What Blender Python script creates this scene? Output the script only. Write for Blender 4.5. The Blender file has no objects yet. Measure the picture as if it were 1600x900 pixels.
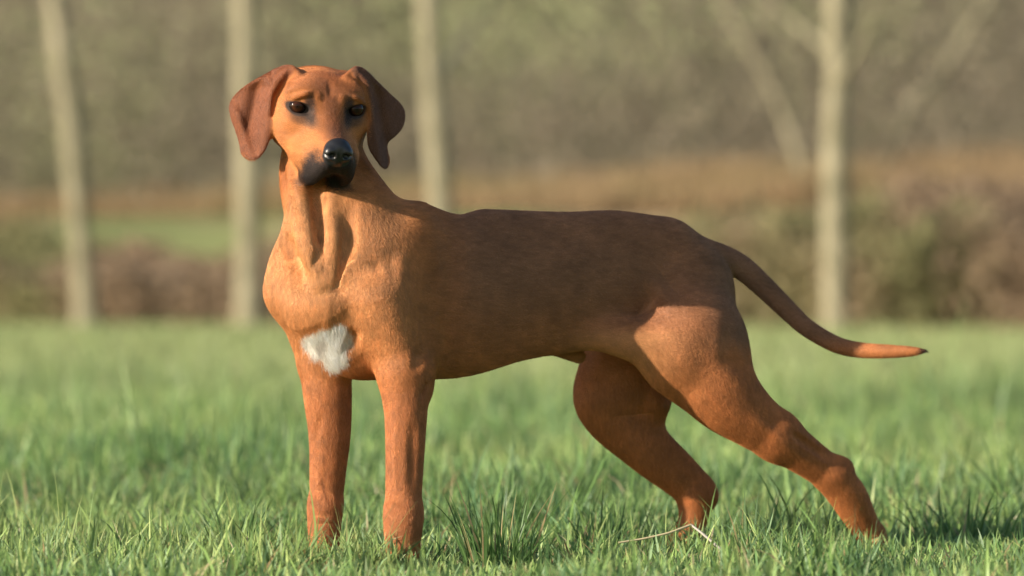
import bpy, math, random
import numpy as np
try:
    import openvdb as vdb
except ImportError:
    import pyopenvdb as vdb

# ------------------------------------------------------------------ units
# "u" is the modelling unit (1.21 mm); dog and near things are laid out in u.
U = 0.00121
FOC = 6600.0            # focal length in photo pixels, and camera distance in u
HOR = 440.0             # horizon row
CAMH = 445.0            # camera height in u
DOG_ONLY = False

scene = bpy.context.scene
COL = scene.collection

# ------------------------------------------------------------------ camera
cam_d = bpy.data.cameras.new("camera")
cam = bpy.data.objects.new("camera", cam_d)
COL.objects.link(cam)
cam.location = (0, 0, CAMH * U)
cam.rotation_euler = (math.radians(90), 0, 0)
cam_d.sensor_width = 36.0
cam_d.lens = FOC / 1600 * 36.0
cam_d.shift_y = -(450 - HOR) / 1600
cam_d.clip_end = 1000
cam_d.dof.use_dof = True
cam_d.dof.focus_distance = 8.02
cam_d.dof.aperture_fstop = 2.5
scene.camera = cam

# ------------------------------------------------------------------ light
SUN_EL = math.radians(18)
SUN_AZ = math.radians(61)       # angle left of the direction back to the camera
sx, sy = -math.sin(SUN_AZ), -math.cos(SUN_AZ)
world = bpy.data.worlds.new("World")
scene.world = world
world.use_nodes = True
wn = world.node_tree.nodes
wl = world.node_tree.links
sky = wn.new("ShaderNodeTexSky")
sky.sky_type = 'NISHITA'
sky.sun_disc = False
sky.sun_elevation = SUN_EL
sky.sun_rotation = math.atan2(sx, sy)
wl.new(sky.outputs[0], wn["Background"].inputs[0])
wn["Background"].inputs[1].default_value = 0.092
sun_d = bpy.data.lights.new("sun", 'SUN')
sun_d.energy = 5.0
sun_d.angle = math.radians(0.55)
sun_d.color = (1.0, 0.885, 0.73)
sun = bpy.data.objects.new("sun", sun_d)
COL.objects.link(sun)
from mathutils import Vector
sv = Vector((sx * math.cos(SUN_EL), sy * math.cos(SUN_EL), math.sin(SUN_EL)))
sun.rotation_euler = sv.to_track_quat('Z', 'Y').to_euler()
sun.location = sv * 20

scene.view_settings.view_transform = 'Standard'
scene.view_settings.look = 'None'
scene.view_settings.exposure = 0.84
scene.view_settings.gamma = 1.0
scene.render.engine = 'CYCLES'
scene.cycles.use_denoising = True
scene.cycles.use_adaptive_sampling = False
scene.cycles.max_bounces = 6
scene.cycles.diffuse_bounces = 3
scene.cycles.transparent_max_bounces = 8
scene.cycles.caustics_reflective = False
scene.cycles.caustics_refractive = False

rng = np.random.default_rng(7)

# ------------------------------------------------------------------ helpers
def tag(o, label=None, cat=None, group=None, kind=None):
    if label: o["label"] = label
    if cat: o["category"] = cat
    if group: o["group"] = group
    if kind: o["kind"] = kind
    return o

def mesh_obj(name, verts, faces, mat, parent=None, smooth=False, colors=None):
    """verts (n,3), faces (m,k) arrays -> one mesh object"""
    me = bpy.data.meshes.new(name)
    verts = np.ascontiguousarray(verts, dtype=np.float32)
    me.vertices.add(len(verts))
    me.vertices.foreach_set("co", verts.ravel())
    if isinstance(faces, (list, tuple)):
        loops = np.concatenate([f.ravel() for f in faces])
        sizes = np.concatenate([np.full(len(f), f.shape[1]) for f in faces])
    else:
        loops = faces.ravel(); sizes = np.full(len(faces), faces.shape[1])
    starts = np.concatenate([[0], np.cumsum(sizes)[:-1]])
    me.loops.add(len(loops))
    me.loops.foreach_set("vertex_index", loops.astype(np.int32))
    me.polygons.add(len(sizes))
    me.polygons.foreach_set("loop_start", starts.astype(np.int32))
    me.polygons.foreach_set("loop_total", sizes.astype(np.int32))
    if smooth:
        me.polygons.foreach_set("use_smooth", np.ones(len(sizes), dtype=bool))
    if colors is not None:
        a = me.color_attributes.new("tint", 'FLOAT_COLOR', 'POINT')
        c = np.ones((len(verts), 4), dtype=np.float32); c[:, :3] = colors
        a.data.foreach_set("color", c.ravel())
    me.update(); me.validate()
    me.materials.append(mat)
    o = bpy.data.objects.new(name, me)
    COL.objects.link(o)
    if parent is not None: o.parent = parent
    return o

def empty(name, loc):
    o = bpy.data.objects.new(name, None)
    o.empty_display_size = 0.1
    COL.objects.link(o); o.location = loc
    return o

def nodes_of(name):
    m = bpy.data.materials.new(name)
    m.use_nodes = True
    return m, m.node_tree.nodes, m.node_tree.links, m.node_tree.nodes["Principled BSDF"]

def W(px, py, D):
    """a point of the subject, in u, from its bearing and its distance behind the focus plane"""
    D = D + .075 * max(0., px - 640)
    s = 1 + D / FOC
    return np.array([(px - 800) * s, D, (HOR - py) * s + CAMH])

def sstep(a, b, x):
    t = np.clip((x - a) / (b - a), 0, 1)
    return t * t * (3 - 2 * t)

#DOG-BEGIN
# ================================================================== DOG
def round_cone(p, a, b, r1, r2):
    """distance to the hull of two spheres"""
    ba = b - a; l2 = float(ba @ ba); rr = r1 - r2; a2 = l2 - rr * rr
    if a2 <= 1e-6:
        return np.linalg.norm(p - (a if r1 > r2 else b), axis=1) - max(r1, r2)
    pa = p - a; y = pa @ ba; z = y - l2
    x2 = ((pa * l2 - y[:, None] * ba) ** 2).sum(1); y2 = y * y * l2; z2 = z * z * l2
    k = np.sign(rr) * rr * rr * x2
    return np.where(np.sign(z) * a2 * z2 > k, np.sqrt(x2 + z2) / l2 - r2,
                    np.where(np.sign(y) * a2 * y2 < k, np.sqrt(x2 + y2) / l2 - r1, (np.sqrt(x2 * a2 / l2) + y * rr) / l2 - r1))

class Field:
    """a list of smooth-blended rounded forms, evaluated at points (n,3) in u"""
    def __init__(s): s.items = []
    def add(s, fn, lo, hi, k, op='u'): s.items.append((fn, np.array(lo, float), np.array(hi, float), k, op))
    # tapered limb segment between two joints; squash = (direction, factor<1) flattens it along direction
    def rc(s, a, ra, b, rb, k=18, op='u', squash=None, raw=False):
        if not raw:
            ra = ra * (1 + a[2] / FOC); rb = rb * (1 + b[2] / FOC)
            a = W(*a); b = W(*b)
        a = np.array(a, float); b = np.array(b, float)
        if squash is not None:
            n, f = squash; n = np.array(n, float); n /= np.linalg.norm(n)
        ba = b - a; L2 = float(ba @ ba) + 1e-9
        def fn(p):
            if squash is None:
                pa = p - a
                h = np.clip(pa @ ba / L2, 0, 1)
                return np.linalg.norm(pa - h[:, None] * ba, axis=1) - (ra + (rb - ra) * h)
            pa = p - a
            h = np.clip(pa @ ba / L2, 0, 1)
            q = pa - h[:, None] * ba
            t = q @ n
            q = q + (t * (1 / f - 1))[:, None] * n
            d = np.linalg.norm(q, axis=1) 
            r = ra + (rb - ra) * h
            # gradient-corrected distance
            g = np.sqrt(np.maximum(1e-6, 1 + (1 / f ** 2 - 1) * (t / f / np.maximum(d, 1e-6)) ** 2))
            return (d - r) / g
        r = max(ra, rb)
        lo = np.minimum(a, b) - r; hi = np.maximum(a, b) + r
        s.add(fn, lo, hi, k, op)
    def chain(s, pts, k=18, squash=None, op='u', raw=False):
        """one continuous tapering limb through joints (x, y, D, r), rounded by a spline"""
        P = np.array([list(p if raw else W(*p[:3])) [:3] + [p[3] * (1 if raw else 1 + p[2] / FOC)] for p in pts], float)
        Q = [P[0]]
        E_ = np.vstack([2 * P[0] - P[1], P, 2 * P[-1] - P[-2]])
        for i in range(len(P) - 1):
            p0, p1, p2, p3 = E_[i:i + 4]
            nn = 7 if len(P) > 2 else 1
            for j in range(1, nn + 1):
                t = j / nn
                Q.append(.5 * ((2 * p1) + (p2 - p0) * t + (2 * p0 - 5 * p1 + 4 * p2 - p3) * t * t + (3 * p1 - p0 - 3 * p2 + p3) * t ** 3))
        Q = np.array(Q)
        if squash is not None:
            sn, sf = squash; sn = np.array(sn, float); sn /= np.linalg.norm(sn)
            K = 1 / sf - 1
            QS = Q.copy(); QS[:, :3] += (Q[:, :3] @ sn * K)[:, None] * sn
        else: QS = Q
        M = Q[:, 3].max() + 60
        def fn(p):
            if squash is not None: p = p + (p @ sn * K)[:, None] * sn
            best = np.full(len(p), 1e3); T_b = np.zeros(len(p))
            for A, B in zip(QS[:-1], QS[1:]):
                a, b = A[:3], B[:3]
                m = np.all((p > np.minimum(a, b) - M) & (p < np.maximum(a, b) + M), axis=1)
                if not m.any(): continue
                pm = p[m]
                d = round_cone(pm, a, b, A[3], B[3])
                bm = best[m]; w = d < bm
                best[m] = np.where(w, d, bm)
                if squash is not None:
                    pa = pm - a; ba = b - a
                    q = pa - np.clip(pa @ ba / (ba @ ba + 1e-9), 0, 1)[:, None] * ba
                    T_b[m] = np.where(w, q @ sn / (np.linalg.norm(q, axis=1) + 1e-6), T_b[m])
            if squash is None: return best
            return best / np.sqrt(1 + (1 / sf ** 2 - 1) * T_b ** 2)
        r = Q[:, 3:4]
        s.add(fn, (Q[:, :3] - r).min(0), (Q[:, :3] + r).max(0), k, op)
    def ell(s, c, r, axes=None, k=15, op='u', raw=False):
        if not raw:
            c = W(*c)
        c = np.array(c, float); r = np.array(r, float)
        A = np.eye(3) if axes is None else np.array(axes, float)
        def fn(p):
            q = (p - c) @ A.T
            k0 = np.linalg.norm(q / r, axis=1)
            k1 = np.linalg.norm(q / r ** 2, axis=1)
            return np.where(k0 < 1e-4, -r.min(), k0 * (k0 - 1) / np.maximum(k1, 1e-9))
        R = r.max()
        s.add(fn, c - R, c + R, k, op)
    def __call__(s, p, margin=22.0):
        d = np.full(len(p), 1e3)
        for fn, lo, hi, k, op in s.items:
            m = np.all((p > lo - k - margin) & (p < hi + k + margin), axis=1)
            if not m.any(): continue
            e = fn(p[m]); dm = d[m]
            if op == 'u':
                h = np.clip(0.5 + 0.5 * (dm - e) / k, 0, 1)
                d[m] = dm + (e - dm) * h - k * h * (1 - h)
            elif op == 's':          # smooth carve
                e = -e
                h = np.clip(0.5 - 0.5 * (dm - e) / k, 0, 1)
                d[m] = dm + (e - dm) * h + k * h * (1 - h)
            elif op == 'd':          # displacement: fn returns offset
                d[m] = dm + e
        return d
    def bump(s, c, r, amt, axes=None, raw=False, seg=None):
        """soft local swelling (amt>0) or hollow (amt<0)"""
        if not raw: c = W(*c)
        c = np.array(c, float); r = np.array(r, float) * np.ones(3)
        A = np.eye(3) if axes is None else np.array(axes, float)
        def fn(p):
            q = ((p - c) @ A.T) / r
            t = np.clip(1 - (q * q).sum(1), 0, 1)
            return -amt * t * t
        R = r.max()
        s.add(fn, c - R, c + R, 0, 'd')
    def line(s, pts, w, amt, raw=False, ends=(0, 0)):
        """a soft raised or sunken line through pts, half-width w, fading out at its ends"""
        P = [np.array(p, float) if raw else W(*p) for p in pts]
        A_ = np.array(P)
        Ls = np.linalg.norm(np.diff(A_, axis=0), axis=1); cum = np.concatenate([[0], np.cumsum(Ls)]); T = cum[-1]
        def fn(p):
            best = np.full(len(p), 1e9); s_ = np.zeros(len(p))
            for i, (a, b) in enumerate(zip(P[:-1], P[1:])):
                ba = b - a; pa = p - a
                h = np.clip(pa @ ba / (ba @ ba), 0, 1)
                e = np.linalg.norm(pa - h[:, None] * ba, axis=1)
                m = e < best
                best = np.where(m, e, best); s_ = np.where(m, (cum[i] + h * Ls[i]) / T, s_)
            t = np.clip(1 - (best / w) ** 2, 0, 1)
            env = (ends[0] + (1 - ends[0]) * sstep(0, .35, s_)) * (ends[1] + (1 - ends[1]) * sstep(1, .65, s_))
            return -amt * 1.15 * t * t * env
        s.add(fn, A_.min(0) - w, A_.max(0) + w, 0, 'd')

def unit(v): v = np.array(v, float); return v / np.linalg.norm(v)

TH = math.radians(30)
LAT = np.array([math.sin(TH), -math.cos(TH), 0])       # the dog's left
HEAD_DIR = np.array([-math.cos(TH), -math.sin(TH), 0])
UP = np.array([0, 0, 1.0])
TA = [HEAD_DIR, LAT, UP]

dog = Field()
SQ = (LAT, 0.62)
# ---- trunk
S = [(575, 462, 70, 96), (620, 455, 95, 128), (700, 463, 135, 128), (790, 453, 180, 114),
     (880, 445, 225, 103), (970, 432, 272, 92), (1035, 437, 302, 87), (1078, 462, 322, 76)]
dog.chain(S, 30, SQ)
dog.rc((652, 350, 112), 35, (700, 366, 140), 24, 16)                      # withers
dog.chain([(760, 360, 165, 26), (880, 366, 225, 28), (960, 366, 268, 30), (1040, 384, 305, 32)], 35)  # loin muscles
dog.rc((1040, 394, 318), 42, (1086, 418, 345), 40, 30)                    # croup
# ---- chest front
dog.rc((512, 470, 45), 72, (560, 545, 75), 44, 30, squash=(unit((.8, -.6, 0)), 1.0))
dog.rc((545, 530, 65), 46, (640, 545, 100), 46, 30)
# ---- neck
dog.chain([(503, 212, 70, 56), (508, 275, 84, 71), (534, 340, 82, 86), (566, 405, 86, 104)], 30)
dog.rc((546, 314, 92), 22, (634, 360, 112), 28, 20)
# ---- shoulders
FL = unit((0.62, -0.78, 0)); FH = unit((-0.78, -0.62, 0))
tilt = unit((0.30, 0.0, 1.0))
def basis(axis, side):
    a = unit(axis); b = unit(np.array(side) - (np.array(side) @ a) * a); return [a, b, np.cross(a, b)]
dog.ell((628, 415, 62), (88, 42, 52), basis((0.33, .1, 1), LAT), 30)         # left shoulder blade
dog.ell((608, 478, 30), (72, 48, 62), basis((-.1, 0, 1), LAT), 26)       # left upper arm mass
dog.ell((640, 535, 45), (78, 34, 40), basis((-.25, -.05, 1), LAT), 22)     # triceps
dog.rc((590, 465, 8), 42, (632, 580, 25), 38, 22)
dog.ell((483, 455, 100), (62, 58, 52), None, 28)                          # right shoulder
dog.rc((474, 458, 98), 48, (504, 560, 112), 38, 24)
dog.chain([(470, 372, 62, 30), (464, 412, 82, 42), (470, 450, 95, 52)], 26)
# ---- left fore leg
dog.ell((655, 608, 26), (17, 16, 20), None, 18)
dog.chain([(632, 585, 22, 42), (634, 640, 15, 33.5), (633, 700, 10, 30), (631, 760, 6, 28), (630, 800, 3, 28)], 16)
dog.chain([(631, 800, 3, 28), (630, 822, 0, 30), (629, 852, -4, 26)], 12)
# ---- right fore leg
dog.chain([(508, 570, 108, 40), (512, 620, 106, 37), (515, 680, 105, 32), (512, 740, 104, 27.5), (509, 790, 102, 25)], 16)
dog.chain([(508, 790, 102, 25), (507, 815, 100, 26), (506, 852, 94, 22)], 12)
def paw(x, D, r, toe_dir):
    """four-toed paw standing on the ground (z=0) at bearing x"""
    D = D + .075 * max(0., x - 640)
    s = 1 + D / FOC
    c = np.array([(x - 800) * s, D, 0.0])
    t = unit((toe_dir[0], toe_dir[1], 0)); side = np.array([-t[1], t[0], 0])
    dog.rc(tuple(c + UP * 26), r * .9, tuple(c + UP * 17 + t * 16), r * .72, 10, raw=True)
    for j, (o, f) in enumerate(((-.72, 14), (-.26, 24), (.26, 24), (.72, 14))):
        b = c + side * o * r * 1.0 + t * f
        dog.rc(tuple(b + UP * 19 - t * 10), 9.5, tuple(b + UP * 12 + t * 9), 9.5, 4, raw=True)
        dog.rc(tuple(b + UP * 13 + t * 16), 3.2, tuple(b + UP * 5 + t * 23), 1.6, 2, raw=True)
paw(629, -2, 27, (-.35, -1)); paw(506, 98, 24, (-.45, -1))
# ---- left hind leg
dog.chain([(1080, 456, 292, 66), (1088, 545, 250, 84)], 30, (LAT, .62))
dog.chain([(1088, 545, 250, 84), (1128, 610, 232, 62), (1170, 650, 238, 47), (1215, 682, 255, 38)], 24, (LAT, .72))
dog.chain([(1215, 682, 255, 38), (1258, 712, 272, 31), (1300, 742, 292, 27)], 16, (LAT, .85))
dog.ell((1313, 731, 297), (20, 18, 17), None, 12)                        # point of hock
dog.chain([(1300, 742, 292, 29), (1325, 775, 308, 29), (1347, 815, 326, 24), (1362, 842, 337, 22)], 12)
paw(1362, 340, 24, (-.5, -.85))
# flank fold
dog.chain([(868, 528, 200, 10), (930, 524, 205, 22), (1000, 535, 212, 34), (1050, 560, 225, 44)], 30)
# ---- right hind leg
dog.chain([(1020, 470, 372, 74), (972, 590, 352, 74), (958, 632, 345, 58), (1008, 695, 350, 42), (1055, 737, 362, 35), (1088, 766, 372, 30)], 20, (LAT, .75))
dog.ell((1022, 628, 352), (26, 40, 30), None, 30)
dog.ell((1102, 776, 376), (20, 18, 22), None, 12)
dog.chain([(1086, 775, 372, 29), (1084, 805, 372, 23), (1075, 848, 370, 19)], 12)
paw(1070, 368, 22, (-.55, -.8))
# sheath
dog.chain([(850, 540, 232, 10), (903, 556, 262, 11)], 14)
# ---- tail
tail = [(1078, 398, 325, 31), (1121, 403, 336, 23), (1155, 416, 344, 19), (1190, 445, 348, 17), (1233, 487, 348, 15),
        (1262, 513, 344, 13.5), (1306, 538, 334, 12.5), (1345, 547, 320, 11.5), (1395, 549, 300, 9.5), (1427, 549, 288, 6.5), (1447, 548, 282, 1.5)]
dog.chain(tail, 8)

# ---- head, in its own frame: r right (seen), u up, f forward
psi, phi, rol = math.radians(15.5), math.radians(21.5), math.radians(-2.5)
F_ = np.array([math.sin(psi) * math.cos(phi), -math.cos(psi) * math.cos(phi), -math.sin(phi)])
R0 = np.array([math.cos(psi), math.sin(psi), 0]); U0 = np.cross(F_, R0)
R_ = R0 * math.cos(rol) + U0 * math.sin(rol); U_ = np.cross(F_, R_)
HO = W(514, 174, -22)
HB = np.array([R_, U_, F_])
def H(a, b, c): return HO + a * R_ + b * U_ + c * F_
def hell(c, r, k=15, op='u', axes=None):
    dog.ell(H(*c), r, HB if axes is None else axes, k, op, raw=True)
def hrc(a, ra, b, rb, k=12, op='u', squash=None):
    dog.rc(tuple(H(*a)), ra, tuple(H(*b)), rb, k, op, squash, raw=True)
hell((0, -12, -78), (77, 54, 78), 14)
hell((-1, -4, -45), (68, 47, 50), 16)
for sgn in (-1, 1):
    hell((sgn * 37 - 1, -38, -62), (42, 47, 58), 16)
    hell((sgn * 54 - 1, 22, -78), (24, 16, 30), 16)              # ear root
    hell((sgn * 34 - 1, 24, -28), (26, 14, 20), 18)             # brow
    hell((sgn * 40 - 2, -26, -26), (24, 20, 26), 16)            # cheek bone
hrc((0, -22, -20), 34, (0, -40, 58), 22, 22, squash=(U_, .9))     # bridge
hrc((0, -58, -25), 50, (0, -60, 48), 31, 20)                     # muzzle body
for sgn in (-1, 1):
    dog.chain([tuple(H(sgn * 12, -54, 76)) + (16.5,), tuple(H(sgn * 17.5 + 1, -70, 60)) + (18,), tuple(H(sgn * 22 + 3, -88, 38)) + (17.5,),
               tuple(H(sgn * 25 + 4, -102, 12)) + (16,)], 9, raw=True)            # upper lips hanging to the corners
    hrc((sgn * 26 + 2, -62, 26), 22, (sgn * 28 + 1, -70, -4), 25, 16)
hrc((0, -76, -50), 42, (0, -76, 0), 29, 20)                     # jaw
# mouth opening under the lips
dog.chain([tuple(H(4, -83, 102)) + (13,), tuple(H(4, -96, 72)) + (19,), tuple(H(4, -112, 34)) + (21,)], 3.5, op='s', raw=True)
hrc((0, -86, 4), 21, (1, -84, 36), 11, 4)                      # chin
# nose
hell((0, -33, 82), (21, 18, 17), 5)
hell((0, -43, 86), (13, 15, 13), 5)
for sgn in (-1, 1):
    hell((sgn * 12, -37, 90), (11.5, 12, 11), 4)
    hell((sgn * 11, -39, 103), (5.8, 5.6, 11), 2.5, 's')
    hrc((sgn * 15, -43, 101), 3.0, (sgn * 24, -38, 88), 2.2, 2, 's')
dog.line([H(0, -30, 101), H(0, -48, 101), H(0, -60, 96), H(0, -72, 90)], 3.6, -3.2, raw=True)
# eyes: sockets
EYES = []
for sgn in (-1, 1):
    ec = H(sgn * 46, -1, -21)
    EYES.append(ec)
    ax = basis(R_ * sgn + F_ * -.45 + U_ * -.20, F_)
    dog.ell(H(sgn * 46, 0, -6), (13.5, 8.2, 9), ax, 3, 's', raw=True)
    dog.bump(H(sgn * 29, -4, -6), 17, -5, raw=True)
    dog.line([H(sgn * 27, 8, 1), H(sgn * 36, 11, 1), H(sgn * 48, 9, -3), H(sgn * 64, -2, -18)], 5.5, 1.2, raw=True)       # upper lid
    dog.line([H(sgn * 30, -8, -2), H(sgn * 44, -12, -5), H(sgn * 60, -7, -18)], 5, 2.6, raw=True)                     # lower lid
    dog.line([H(sgn * 66, 8, -18), H(sgn * 50, 20, -4), H(sgn * 36, 28, 0), H(sgn * 22, 31, 0)], 8, 3.4, raw=True)     # worried brow fold
    dog.line([H(sgn * 62, 3, -14), H(sgn * 48, 14, -2), H(sgn * 35, 20, 2)], 5, -1.0, raw=True)
    dog.bump(H(sgn * 19, 24, 0), (10, 16, 10), 1.5, HB, raw=True)
dog.line([H(0, 20, 4), H(0, 50, -30)], 8, -1.6, raw=True)
# crown wrinkles
dog.line([H(-24, 48, -32), H(-6, 52, -36), H(-2, 44, -24)], 6, 1.8, raw=True)
dog.line([H(-8, 56, -48), H(12, 54, -40), H(30, 48, -30)], 6, 1.4, raw=True)

# ---- ears: thin folded flaps
def smooth_poly(pts, n=3):
    P = np.array(pts, float)
    for _ in range(n):
        Q = np.roll(P, -1, 0)
        P = np.stack([.75 * P + .25 * Q, .25 * P + .75 * Q], 1).reshape(-1, 2)
    return P
def poly_sd(P, x, z):
    d = np.full(len(x), 1e18); ins = np.zeros(len(x), bool)
    Q = np.roll(P, -1, 0)
    for (ax, az), (bx, bz) in zip(P, Q):
        ex, ez = bx - ax, bz - az; wx, wz = x - ax, z - az
        h = np.clip((wx * ex + wz * ez) / (ex * ex + ez * ez + 1e-9), 0, 1)
        d = np.minimum(d, (wx - ex * h) ** 2 + (wz - ez * h) ** 2)
        c = ((az <= z) & (bz > z)) | ((bz <= z) & (az > z))
        xi = ax + (z - az) / np.where(abs(ez) < 1e-9, 1e-9, ez) * ex
        ins ^= c & (x < xi)
    return np.where(ins, -1, 1) * np.sqrt(d)
def ear(outline, depth, thick, k):
    pts = [(p[0] - 800, HOR - p[1] + CAMH) for p in outline]
    P = smooth_poly(pts, 2)
    def fn(p):
        d2 = poly_sd(P, p[:, 0], p[:, 2])
        w = np.clip(-d2 / 14, 0, 1)
        D0, T = depth(p[:, 0] + 800, HOR + CAMH - p[:, 2])
        dd = np.abs(p[:, 1] - D0) * .88 - T
        rr = 3.0
        a = np.maximum(d2 + rr, 0); b = np.maximum(dd + rr, 0)
        return np.sqrt(a * a + b * b) + np.minimum(np.maximum(d2 + rr, dd + rr), 0) - rr
    lo = (P[:, 0].min(), -80, P[:, 1].min()); hi = (P[:, 0].max(), 110, P[:, 1].max())
    dog.add(fn, lo, hi, k, 'u')
def depth_l(x, y):
    t = (460 - x)                                    # out from the head
    D = 6 + 0.24 * np.clip(t, 0, 200) + .0022 * np.clip(t, 0, 200) ** 2
    # two lobes with a valley between, seen from the front
    xv = 418 - (y - 110) * .22
    D = D + 12 * np.exp(-((x - xv + 10) / 13.) ** 2) * sstep(110, 140, y) * (1 - sstep(185, 235, y))
    D = D - 10 * np.exp(-((x - 425 + (y - 110) * .12) / 14.) ** 2) * sstep(105, 130, y)
    D = D - 5 * np.exp(-((x - 366 - (y-170)*.35) / 7.) ** 2) * sstep(150, 175, y)
    D = D + 7 * sstep(128, 100, y) * sstep(430, 455, x)
    return D, 4.0 + 4 * sstep(150, 105, y)
def depth_r(x, y):
    t = (x - 556)
    D = 6 + 0.72 * np.clip(t, 0, 200) + .003 * np.clip(t, 0, 200) ** 2
    D = D + 9 * np.exp(-((x - 588 - (y - 150) * .18) / 9.) ** 2) * sstep(120, 150, y)
    D = D - 7 * np.exp(-((x - 576 - (y - 150) * .18) / 8.) ** 2) * sstep(112, 140, y)
    D = D + 7 * sstep(128, 100, y) * (1 - sstep(560, 580, x))
    return D, 4.0 + 4 * sstep(150, 105, y)
ear([(470, 118), (460, 104), (446, 101), (430, 109), (408, 117), (384, 130), (364, 145), (353, 162), (357, 183), (364, 200), (371, 222),
     (374, 240), (388, 249), (402, 247), (413, 236), (421, 218), (425, 200), (424, 175), (427, 150), (440, 132), (458, 128)], depth_l, 4, 14)
ear([(536, 120), (550, 104), (562, 103), (573, 110), (590, 127), (610, 146), (626, 160), (632, 175), (629, 194), (619, 208), (605, 219),
     (603, 230), (608, 248), (605, 260), (597, 262), (587, 250), (575, 232), (573, 215), (577, 196), (579, 178), (573, 155), (562, 136), (546, 130)], depth_r, 4, 14)

dog.line([(458, 114, -6), (444, 131, -4), (431, 152, 2), (427, 180, 6)], 9, -5.5, ends=(.3, .5))
dog.line([(551, 117, 0), (568, 134, 4), (577, 158, 6), (580, 185, 8)], 9, -5.0, ends=(.3, .5))
dog.line([(448, 108, -4), (434, 128, -4), (421, 158, 4), (418, 190, 6)], 9, 3.0, ends=(.5, 0))
dog.line([(560, 110, 0), (577, 133, 4), (587, 160, 8)], 7, 3.0, ends=(.5, 0))
# ---- throat folds and body relief
dog.chain([(462, 268, 28, 15), (469, 325, 2, 17), (480, 380, -14, 17), (500, 440, -14, 14)], 15)
dog.chain([(524, 285, 22, 9), (514, 330, 0, 10), (519, 372, -14, 12), (515, 432, -12, 12)], 13)
dog.line([(500, 270, 16), (497, 330, -8), (497, 375, -24)], 16, -11.7, ends=(1, .4))
dog.line([(497, 350, -14), (496, 385, -26), (491, 425, -32)], 9, -6.5)
dog.line([(545, 300, 14), (545, 380, -12), (530, 452, -14), (548, 420, -18)], 20.25, -7.25)
dog.line([(512, 455, -26), (510, 520, -10)], 12.15, 2.42)
dog.line([(441, 350, 40), (462, 400, 40), (487, 430, 10)], 21.6, -7.25)
dog.bump((545, 425, 0), (36, 36, 46), 6)
dog.line([(575, 395, -6), (600, 450, -15), (602, 500, -20)], 16.2, -4.03)
dog.line([(625, 385, 0), (622, 430, -5), (612, 475, -12)], 16.2, 3.63)
dog.line([(575, 350, 10), (590, 410, 0)], 16.2, 2.82)
dog.line([(612, 345, 25), (618, 400, 5)], 12.15, -3.22)
dog.line([(596, 455, -20), (612, 545, -10)], 13.5, 2.82)
dog.line([(628, 460, -5), (622, 500, -8)], 10.8, -4.03)
dog.line([(655, 540, 0), (640, 590, -8)], 18.9, -4.03)
dog.line([(582, 330, 20), (560, 300, 25)], 12.15, 2.42)
dog.line([(610, 335, 40), (582, 296, 40)], 10.8, 2.02)
dog.line([(560, 505, -6), (540, 560, 15)], 18.9, -4.84)
dog.line([(480, 500, 50), (488, 560, 60)], 16.2, -3.22)
dog.line([(500, 700, 75), (500, 770, 78)], 9.45, 1.57)
dog.line([(505, 640, 70), (488, 700, 76)], 9.45, -1.57)
dog.line([(486, 690, 74), (500, 740, 74), (520, 795, 76)], 8, -2.54)
dog.line([(645, 640, -16), (646, 780, -20)], 13.5, -1.83)
dog.line([(615, 620, -20), (620, 720, -20)], 12.15, 1.31)
dog.line([(1160, 640, 190), (1270, 730, 255)], 14, 2.11)
dog.line([(1222, 668, 225), (1298, 722, 270)], 13, -5.92)
dog.line([(1010, 470, 225), (1060, 560, 195), (1110, 610, 210)], 35.1, 4.03)
dog.line([(1115, 480, 240), (1130, 560, 205), (1170, 620, 230)], 29.7, -4.03)
dog.line([(688, 350, 75), (698, 420, 58), (696, 500, 58), (682, 560, 70)], 36, -4)
dog.line([(655, 345, 55), (674, 400, 45), (676, 460, 45), (662, 520, 40)], 15, 3.9)
dog.line([(640, 350, 45), (618, 420, 0), (600, 470, -18)], 11, 3.9)
dog.line([(632, 440, 0), (628, 500, -6), (622, 540, -8)], 15, -3.9)
dog.line([(618, 470, -12), (616, 520, -15)], 9, 4.55)
dog.line([(648, 500, 5), (650, 545, 2)], 9, 3.9)
dog.line([(655, 585, 0), (662, 600, -2), (655, 625, -8)], 8, -4.55)
dog.line([(612, 610, -25), (612, 700, -22), (618, 780, -24)], 9, 2.54)
dog.line([(643, 640, -20), (643, 700, -20), (643, 790, -24)], 12, -1.86)
dog.line([(610, 815, -24), (650, 812, -24)], 7, 2.11)
dog.line([(488, 812, 76), (526, 808, 78)], 7, 2.11)
dog.line([(1010, 420, 220), (1040, 470, 222), (1060, 520, 205)], 24, 5.2)
for i in range(6):
    x = 735 + i * 26
    dog.line([(x + 14, 400, 110 + i * 13), (x, 470, 98 + i * 13), (x - 22, 540, 108 + i * 13)], 14.85, 0.806)

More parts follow.
